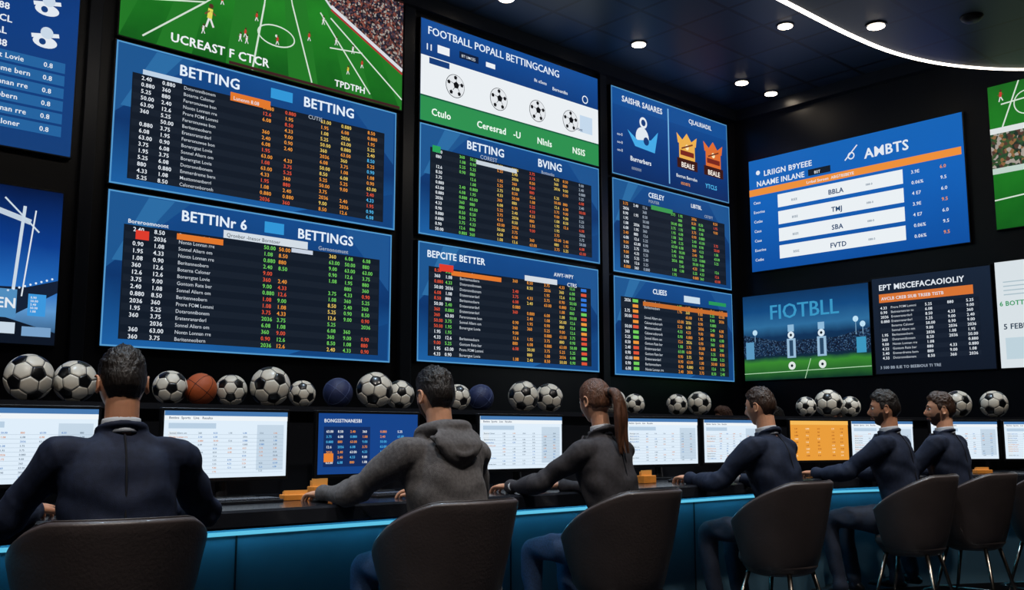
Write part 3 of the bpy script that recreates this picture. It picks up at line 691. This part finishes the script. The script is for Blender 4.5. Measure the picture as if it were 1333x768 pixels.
def sstep(a,b,x): t = max(0,min(1,(x-a)/(b-a))); return t*t*(3-2*t)
def headgrid(mb, fn, mat, nu=96, nv=64):
    vs=[]; fs=[]
    for j in range(nv+1):
        a = math.pi*j/nv
        for i in range(nu): vs.append(fn(a, 2*math.pi*i/nu-math.pi))
    for j in range(nv):
        for i in range(nu): i2=(i+1)%nu; fs.append((j*nu+i,(j+1)*nu+i,(j+1)*nu+i2,j*nu+i2))
    mb.add(vs,fs,mat)
def person(name, x, y, rz, top, pants, skin, haircol, wl=(-.2,.42), wr=(.2,.42), lean=.12, yaw=0, pitch=.12, female=False, suit=True, hood=False, beard=False, elbow=.7, hs=1.0, quiff=1.0, seed=0, wz=.985):
    P = root(name, (x,y,0), rz)
    w = .86 if female else 1.0
    y0, z0 = -.03, .66; cl, sl = math.cos(lean), math.sin(lean)
    def L(p):
        p = Vector(p); k = sstep(.62,.95,p.z)
        q = Vector((p.x, y0+(p.y-y0)*cl+(p.z-z0)*sl, z0-(p.y-y0)*sl+(p.z-z0)*cl))
        return p.lerp(q, k)
    rings = [(.60,-.035,.185,.135),(.68,-.04,.192,.14),(.78,-.035,.180,.128),(.88,-.02,.172,.120),(.98,.0,.184,.125),(1.07,.01,.198,.130),(1.14,.015,.205,.125),(1.19,.015,.196,.108),(1.222,.015,.155,.088),(1.248,.018,.105,.074),(1.27,.02,.078,.068),(1.28,.022,.070,.066)]
    if female: rings = [(z, yc, hw*(.98 if z < .75 else .80 if z < .95 else .86), hd*(.95 if z<.75 else .82 if z < .95 else .92)) for (z,yc,hw,hd) in rings]
    def ringat(z):
        for i in range(len(rings)-1):
            if rings[i][0] <= z <= rings[i+1][0]:
                t = (z-rings[i][0])/(rings[i+1][0]-rings[i][0]); return [rings[i][k]*(1-t)+rings[i+1][k]*t for k in range(1,4)]
        return rings[-1][1:]
    def tp(z, ang, off=0):
        yc,hw,hd = ringat(z); c,s_ = math.cos(ang), math.sin(ang); e = .86
        return L(((hw+off)*math.copysign(abs(c)**e,c), yc+(hd+off)*math.copysign(abs(s_)**e,s_), z))
    mb = MB(); n=32; vs=[]; fs=[]; zs=[rings[0][0]+(rings[-1][0]-rings[0][0])*i/40 for i in range(41)]
    for z in zs:
        for k in range(n): vs.append(tp(z,2*math.pi*k/n))
    for i in range(40):
        for k in range(n): k2=(k+1)%n; fs.append((i*n+k,i*n+k2,(i+1)*n+k2,(i+1)*n+k))
    fs.append(tuple(range(n))[::-1]); fs.append(tuple(40*n+k for k in range(n)))
    mb.add(vs,fs,top)
    tube(mb,[(0,-.04,.60),(0,-.04,.70)],[(.20*w,.15),(.19*w,.146)],top,24,ref=(1,0,0),sub=1)
    l1, l2 = (.30,.262) if not female else (.275,.24)
    arms = {}
    for sx,wt in ((-1,wl),(1,wr)):
        S = L((sx*.185*w,.012,1.178)); T = Vector((wt[0],wt[1],wt[2] if len(wt)>2 else wz))
        d = T-S; D = d.length
        if D > (l1+l2)*.985: T = S+d*((l1+l2)*.985/D); d = T-S; D = d.length
        dh = d.normalized(); a = (l1*l1-l2*l2+D*D)/(2*D); h = math.sqrt(max(1e-6,l1*l1-a*a))
        pole = Vector((sx*elbow,-.35,-1)); pole -= dh*pole.dot(dh); pole.normalize()
        E = S+dh*a+pole*h
        arms[sx] = (S,E,T)
        k = .96 if not female else .80
        tube(mb,[L((sx*.09*w,.012,1.165)),S,S.lerp(E,.35),S.lerp(E,.75),E,E.lerp(T,.35),E.lerp(T,.75),T-(T-E).normalized()*.012],[.080*k,.076*k,.065*k,.056*k,.054*k,.052*k,.043*k,.038*k],top,18)
        for q,rr in ((-.10,.060),(-.03,.061),(.05,.058)):
            c = E.lerp(S,-q/l1) if q < 0 else E.lerp(T,q/l2); ax = (S-E).normalized() if q < 0 else (T-E).normalized()
            tube(mb,[c-ax*.006,c+ax*.006],[rr*k,rr*k],top,18,sub=1)
        if suit: ellipsoid(mb, L((sx*.162*w,.012,1.212)), (.060*w,.055,.028), top, 16, 10, Matrix.Rotation(sx*.22,3,'Y'))
    if hood:
        tube(mb,[L(p) for p in ((-.045,.115,1.20),(-.095,.07,1.245),(-.108,-.01,1.272),(-.075,-.065,1.282),(0,-.082,1.278),(.075,-.065,1.282),(.108,-.01,1.272),(.095,.07,1.245),(.045,.115,1.20))],[.018,.024,.028,.030,.030,.030,.028,.024,.018],top,14,sub=5)
        tube(mb,[L(p) for p in ((0,-.080,1.28),(0,-.108,1.245),(0,-.120,1.20),(0,-.120,1.155),(0,-.112,1.12))],[(.080,.014),(.130,.020),(.125,.022),(.085,.020),(.035,.014)],top,24,ref=(1,0,0),sub=5)
        tube(mb,[L(p) for p in ((-.12,-.080,1.240),(-.075,-.125,1.185),(0,-.136,1.155),(.075,-.125,1.185),(.12,-.080,1.240))],[.010,.012,.013,.012,.010],top,10,sub=5)
    elif suit:
        tube(mb,[L(p) for p in ((-.04,.105,1.18),(-.072,.07,1.235),(-.080,.01,1.270),(-.048,-.040,1.282),(0,-.052,1.285),(.048,-.040,1.282),(.080,.01,1.270),(.072,.07,1.235),(.04,.105,1.18))],[.008,.011,.013,.013,.013,.013,.013,.011,.008],top,10,sub=5)
    o = mb.obj('hoodie' if hood else 'jacket', smooth=True, parent=P, fixn=True); remesh(o,.0075,2,.018,.013)
    if suit:
        mb = MB(); tube(mb,[tp(1.25-.5*i/20,-math.pi/2,.0035) for i in range(21)],[.0035]*21,pbr('seam_thread',(12,15,26),.9),6,sub=1); mb.obj('back_seam',smooth=True,parent=P)
    # trousers
    mb = MB()
    tube(mb,[(0,-.03,.66),(0,-.03,.74)],[(.165*w+.01,.125),(.15*w,.11)],pants,24,ref=(1,0,0),sub=2)
    for sx in (-1,1):
        tube(mb,[(sx*.075,-.05,.675),(sx*.09,.04,.675),(sx*.115,.22,.68),(sx*.135,.38,.675),(sx*.14,.435,.645),(sx*.14,.44,.56),(sx*.138,.42,.42),(sx*.135,.395,.29),(sx*.135,.385,.215)],
             [.085,.092,.086,.070,.066,.061,.058,.050,.052] if not female else [.085,.09,.080,.064,.06,.055,.052,.044,.044],pants,18,sub=4)
    o = mb.obj('trousers', smooth=True, parent=P, fixn=True); remesh(o,.009,2,.012,.010)
    mb = MB(); sh = pbr('shoe_leather',(24,20,20),.35); so = pbr('shoe_sole',(12,12,12),.7)
    for sx in (-1,1):
        bx = sx*.135
        tube(mb,[(bx,.335,.185),(bx,.37,.20),(bx,.42,.205),(bx,.48,.188),(bx,.54,.180),(bx,.58,.178)],[(.030,.022),(.038,.036),(.040,.036),(.043,.024),(.042,.018),(.030,.013)],sh,16,ref=(1,0,0))
        tube(mb,[(bx,.39,.20),(bx,.385,.26)],[.040,.036],sh,14,sub=1)
        tube(mb,[(bx,.335,.166),(bx,.42,.166),(bx,.50,.166),(bx,.59,.168)],[(.032,.007),(.036,.007),(.045,.007),(.030,.006)],so,16,ref=(1,0,0))
    mb.obj('shoes', smooth=True, parent=P, fixn=True)
    # hands
    for sx,nm in ((-1,'hand_left'),(1,'hand_right')):
        S,E,T = arms[sx]; d = (T-E); d.z *= .35; d.normalize()
        sd = Vector((0,0,1)).cross(d).normalized()
        th = sd*(sx)
        up = d.cross(sd) if d.cross(sd).z > 0 else -d.cross(sd)
        g = .93 if female else 1.0; g *= 1.08
        mb = MB(); B = T
        tube(mb,[B-d*.03,B,B+d*.03*g,B+d*.065*g,B+d*.085*g-up*.003],[(.026*g,.021*g),(.027*g,.019*g),(.036*g,.016*g),(.041*g,.0145*g),(.039*g,.012*g)],skin,18,ref=sd)
        for k,(ln,of) in enumerate(((.070,.031),(.078,.0105),(.073,-.0105),(.058,-.030))):
            p = B+d*(.078 if k in (1,2) else .072)*g+th*of*g; pts=[p-d*.02]; cur = p; an = .10
            pts.append(cur.copy())
            for q,fr in enumerate((.45,.30,.25)):
                an += (.18,.42,.35)[q]+.05*k*(q==1)
                dd = (d*math.cos(an)-up*math.sin(an)+th*(.10*(1.5-k)/1.5)).normalized(); cur = cur+dd*ln*g*fr; pts.append(cur.copy())
            tube(mb,pts,[.0088*g,.0090*g,.0080*g,.0074*g,.0062*g],skin,10,sub=3)
        p0 = B+d*.018*g+th*.020*g-up*.002
        t1 = (d*.72+th*.66-up*.2).normalized(); t2 = (d*.92+th*.25-up*.25).normalized()
        tube(mb,[p0,p0+t1*.035*g,p0+t1*.035*g+t2*.030*g,p0+t1*.035*g+t2*.052*g],[.0135*g,.0115*g,.0095*g,.0070*g],skin,10,sub=3)
        o = mb.obj(nm, smooth=True, parent=P, fixn=True); remesh(o,.0030,1)
        if suit:
            mb = MB(); a = (T-E).normalized(); r_ = .035 if not female else .029; tube(mb,[T-a*.03,T+a*.008],[r_,r_],pbr('shirt_white',(196,204,214),.7),18,sub=1,cap=False); mb.obj('shirt_cuff',smooth=True,parent=P)
    # head
    hc = L((0,.035,1.430))
    Mh = Matrix.Translation(hc) @ Matrix.Rotation(yaw,4,'Z') @ Matrix.Rotation(-pitch,4,'X') @ Matrix.Scale(hs,4)
    mb = MB(); headgrid(mb, lambda a,b: Mh @ headpt(a,b), skin)
    nr = .057*(1 if not female else .82)
    tube(mb,[L((0,.01,1.20)),L((0,.012,1.28)),Mh @ Vector((0,-.022,-.055)),Mh @ Vector((0,-.015,-.01))],[nr*1.15,nr,nr*.98,nr*.9],skin,20)
    for sx in (-1,1):
        c = Mh @ Vector((sx*.078,-.008,-.004)); R3 = (Mh.to_3x3() @ Matrix.Rotation(sx*-.35,3,'Z'))
        ellipsoid(mb, c, (.006,.015,.026), skin, 14, 10, R3)
        pts = [c+R3 @ Vector((sx*.009, -.0155*math.cos(u), .028*math.sin(u)+.002)) for u in [ -1.5+ 3.6*i/8 for i in range(9)]]
        tube(mb,pts,[.0045,.005,.0048,.0045,.0045,.0045,.0042,.004,.0035],skin,8,sub=2)
        ellipsoid(mb, c+R3 @ Vector((sx*.003,.002,-.024)), (.005,.008,.009), skin, 10, 8, R3)
    o = mb.obj('head', smooth=True, parent=P, fixn=True); remesh(o,.0035,2)
    mb = MB(); ew = pbr('eye_white',(225,222,218),.25); ei = pbr('eye_iris',(40,26,18),.2)
    for sx in (-1,1):
        c = Vector((sx*.031,.0705,.007)); ellipsoid(mb, Mh @ c, (.0125,.0125,.0115), ew, 14, 10); ellipsoid(mb, Mh @ (c+Vector((0,.0085,0))), (.0055,.0055,.0055), ei, 12, 8)
        tube(mb,[Mh @ (headpt(math.acos(zz/.118), math.atan2(xx/.075,1.0))+Vector((0,.002,0))) for xx,zz in ((sx*.016,.028),(sx*.030,.033),(sx*.045,.027))],[.003,.0038,.0022],pbr('brow_hair',(30,22,18),.8),8,sub=3)
    mb.obj('eyes_and_brows', smooth=True, parent=P)
    mb = MB(); lp = pbr('lips',(150,88,78),.5)
    for zz in (-.0575,-.0645):
        tube(mb,[Mh @ Vector((xx,.0915-.35*abs(xx)**1.2*.9-(.001 if zz<-.06 else 0),zz)) for xx in (-.021,-.010,0,.010,.021)],[.0015,.0032,.0036,.0032,.0015],lp,8,sub=2)
    mb.obj('lips', smooth=True, parent=P)
    # hair
    def hairfn(a,b):
        ab = abs(b); z = math.cos(a); N = noise.noise(Vector((math.sin(b)*5,math.cos(b)*5,z*6+seed)))*.05
        if female: th_ = .62-.75*sstep(.7,1.5,ab)-.25*sstep(1.6,2.2,ab)
        else: th_ = .56-.20*sstep(.6,1.1,ab)-.42*sstep(1.15,1.35,ab)+.14*math.exp(-((ab-1.75)/.18)**2)-.46*sstep(1.9,2.3,ab)
        m = sstep(th_-.05,th_+.09,z+N)
        if female: tk = .009+.005*sstep(.2,.9,z)
        else:
            tk = .005+.013*sstep(.30,.85,z)*quiff+.012*quiff*math.exp(-((b)/.9)**2)*sstep(.45,.7,z)+.003*sstep(1.8,2.6,ab)*sstep(-.4,.2,z)
        X_,Y_ = math.sin(a)*math.sin(b), math.sin(a)*math.cos(b)
        k = .3 if female else .25+.75*sstep(.2,.6,z)
        nn = (noise.noise(Vector((X_*8+seed,Y_*4,z*5)))*.006+noise.noise(Vector((X_*28,Y_*8,z*12+seed)))*.0042)*k
        return Mh @ headpt(a,b,-.014*(1-m)+(tk+nn*m)*m)
    mb = MB(); headgrid(mb, hairfn, haircol, 160, 100)
    if female:
        ellipsoid(mb, Mh @ Vector((0,-.108,.035)), (.026,.022,.028), haircol, 16, 12)
        q = [(0,-.115,.035),(0,-.155,.03),(.004,-.175,-.02),(.008,-.170,-.10),(.012,-.155,-.18),(.014,-.150,-.25),(.016,-.150,-.30)]
        tube(mb,[Mh @ Vector(p) for p in q],[(.018,.018),(.028,.022),(.036,.026),(.040,.026),(.034,.022),(.022,.015),(.006,.005)],haircol,24,ref=(1,0,0),sub=6)
        for dx,ph in ((-.018,.3),(.02,1.2),(0,2.2),(.03,.8),(-.03,1.7)):
            tube(mb,[Mh @ (Vector(p)+Vector((dx*min(1,i*.5),-.018+.006*math.sin(ph*i),0))) for i,p in enumerate(q[1:])],[.008,.012,.013,.011,.008,.002],haircol,8,sub=5)
        tube(mb,[Mh @ Vector((.024*math.cos(t),-.132,.034+.022*math.sin(t))) for t in [6.283*i/16 for i in range(17)]],[.006]*17,pbr('hair_tie',(12,12,14),.6),8,sub=1)
    mb.obj('hair', smooth=True, parent=P, fixn=True)
    if beard:
        def bf(a,b):
            z = math.cos(a); ab = abs(b); X = .075*math.sin(a)*math.sin(b); Z = .118*z
            m = sstep(-.30,-.42,z-.22*sstep(.9,1.25,ab))*(1-sstep(1.35,1.55,ab))
            m *= 1-math.exp(-(X/.022)**4-((Z+.061)/.008)**4)
            nn = noise.noise(Vector((b*30,a*30,seed)))*.0010
            return Mh @ headpt(a,b,-.010*(1-m)+(.0026+nn)*m)
        mb = MB(); headgrid(mb,bf,pbr('beard_stubble',(66,46,36),.8,nscale=300,var=.5),120,80); mb.obj('beard',smooth=True,parent=P,fixn=True)
    if suit:
        wh = pbr('shirt_white',(196,204,214),.7)
        mb = MB(); nr2 = nr+.006
        tube(mb,[L((0,.014,1.255)),L((0,.016,1.283)),L((0,.018,1.306))],[(nr2+.008,nr2+.008),(nr2+.003,nr2+.003),(nr2,nr2)],wh,28,ref=(1,0,0),sub=2,cap=False)
        vs=[]; fs=[]
        for i in range(13):
            z = 1.265-.245*i/12; hw_ = .62*(1-i/12)+.02
            for k in range(9): vs.append(tp(z, math.pi/2+hw_*(k/4-1), .014))
        for i in range(12):
            for k in range(8): fs.append((i*9+k,i*9+k+1,(i+1)*9+k+1,(i+1)*9+k))
        mb.add(vs,fs,wh); mb.obj('shirt',smooth=True,parent=P)
        mb = MB()
        for sg in (-1,1):
            vs=[]; fs=[]
            for i in range(15):
                z = 1.262-.267*i/14; a0 = math.pi/2+sg*(.60*(1-i/14)); wd = .10+.26*math.sin(min(1,i/9)*math.pi*.5)*(1-max(0,(i-9)/6))
                for k in range(4): vs.append(tp(z,a0+sg*wd*k/3,.021-.003*k))
            for i in range(14):
                for k in range(3): fs.append((i*4+k,i*4+k+1,(i+1)*4+k+1,(i+1)*4+k))
            mb.add(vs,fs,top)
        o = mb.obj('lapels',smooth=True,parent=P); so_ = o.modifiers.new('s','SOLIDIFY'); so_.thickness=.005; so_.offset=0
    return P
navy = pbr('navy_suit_wool',(28,37,60),.75,nscale=50,var=.2,bump=.2,bscale=500,spec=.3)
navy2 = pbr('midnight_suit_wool',(32,42,64),.75,nscale=40,var=.2,bump=.2,bscale=450,spec=.3)
char_ = pbr('charcoal_blazer_wool',(66,64,68),.8,nscale=60,var=.2,bump=.2,bscale=500,spec=.3)
greyh = pbr('grey_hoodie_fleece',(98,95,96),.9,nscale=70,var=.25,bump=.35,bscale=350,sheen=.1,spec=.2)
jean = pbr('blue_denim',(44,68,104),.85,nscale=120,var=.3,bump=.2,bscale=600)
trou = pbr('navy_trousers',(28,36,54),.8,nscale=50,var=.2)
skinA = pbr('skin_light',(220,164,132),.5,nscale=25,var=.06,bump=.05,bscale=300)
skinB = pbr('skin_tan',(200,142,110),.5,nscale=25,var=.07,bump=.05,bscale=300)
for m in (skinA,skinB):
    b = m.node_tree.nodes['Principled BSDF']; b.inputs['Subsurface Weight'].default_value=.12; b.inputs['Subsurface Radius'].default_value=(.02,.008,.004)
hairD = pbr('dark_hair',(22,16,14),.45,nscale=60,var=.6,bump=.5,bscale=220,stretch=(1,1,.25))
hairB = pbr('brown_hair',(50,32,22),.42,nscale=60,var=.5,bump=.5,bscale=220,stretch=(1,1,.2))
hairA = pbr('auburn_hair',(94,60,42),.42,nscale=60,var=.5,bump=.6,bscale=240,stretch=(1,1,.12))
people = [
 ('seated_businessman',1.335,3.40,-.20,dict(top=navy,pants=jean,skin=skinB,haircol=hairD,wl=(-.22,.42),wr=(.22,.42),elbow=1.1,lean=.06,suit=True,seed=1,hs=1.0),1.31,3.41),
 ('seated_man_in_hoodie',2.75,3.38,.0,dict(top=greyh,pants=jean,skin=skinA,haircol=hairD,wl=(-.29,.56),wr=(.20,.44),elbow=.9,lean=.12,suit=False,hood=True,beard=True,seed=2,yaw=-.1),2.68,3.35),
 ('seated_businesswoman',3.80,3.38,.08,dict(top=char_,pants=jean,skin=skinA,haircol=hairA,wl=(-.22,.52),wr=(.12,.46),elbow=.8,lean=.12,female=True,seed=3,yaw=-.12,hs=.93),3.78,3.35),
 ('seated_businessman',5.26,3.36,.05,dict(top=navy2,pants=trou,skin=skinA,haircol=hairB,wl=(-.20,.52),wr=(.18,.44),elbow=.8,lean=.13,seed=4,quiff=.6,yaw=.05,hs=.96),5.14,3.32),
 ('seated_businessman',6.62,3.32,.16,dict(top=navy2,pants=trou,skin=skinB,haircol=hairD,wl=(-.16,.52),wr=(.16,.48),elbow=.8,lean=.05,seed=5,beard=True,yaw=.35,pitch=.05,quiff=.8),6.60,3.24),
 ('seated_businessman',7.22,3.22,.05,dict(top=navy2,pants=trou,skin=skinA,haircol=hairB,wl=(-.2,.44),wr=(.18,.44),elbow=.8,lean=.03,seed=6,beard=True,yaw=.55,pitch=.02,quiff=.7),7.26,3.12),
 ('seated_spectator',9.0,6.3,.9,dict(top=char_,pants=trou,skin=skinA,haircol=hairA,seed=7),9.0,6.26),
 ('seated_spectator',9.45,5.95,.6,dict(top=navy,pants=trou,skin=skinB,haircol=hairD,seed=8),9.45,5.91),
 ('seated_spectator',9.9,5.5,1.0,dict(top=char_,pants=trou,skin=skinA,haircol=hairB,seed=9),9.9,5.46),
]
for (nm,x,y,rz,kw,cx_,cy_) in people:
    person(nm,x,y,rz,**kw); chair(cx_,cy_,rz)
chair(7.86,2.82,-.45)
chair(8.55,2.3,-.6)
# ================================================================== WORLD, CAMERA
wd = bpy.data.worlds.new('w'); sc.world = wd; wd.use_nodes=True
wd.node_tree.nodes['Background'].inputs[0].default_value=(.02,.03,.05,1); wd.node_tree.nodes['Background'].inputs[1].default_value=.3
cam = bpy.data.cameras.new('camera'); co = bpy.data.objects.new('camera',cam); sc.collection.objects.link(co)
cam.sensor_fit='HORIZONTAL'; cam.sensor_width=36; cam.lens=1300/1333*36; cam.clip_start=.05
co.location=(0,0,1.25)
th = math.radians(7.97); yawc = math.radians(47.5)
d = Vector((math.cos(yawc)*math.cos(th), math.sin(yawc)*math.cos(th), math.sin(th)))
co.rotation_euler = d.to_track_quat('-Z','Y').to_euler()
sc.camera = co
sc.view_settings.view_transform = 'Standard'
sc.view_settings.look = 'None'
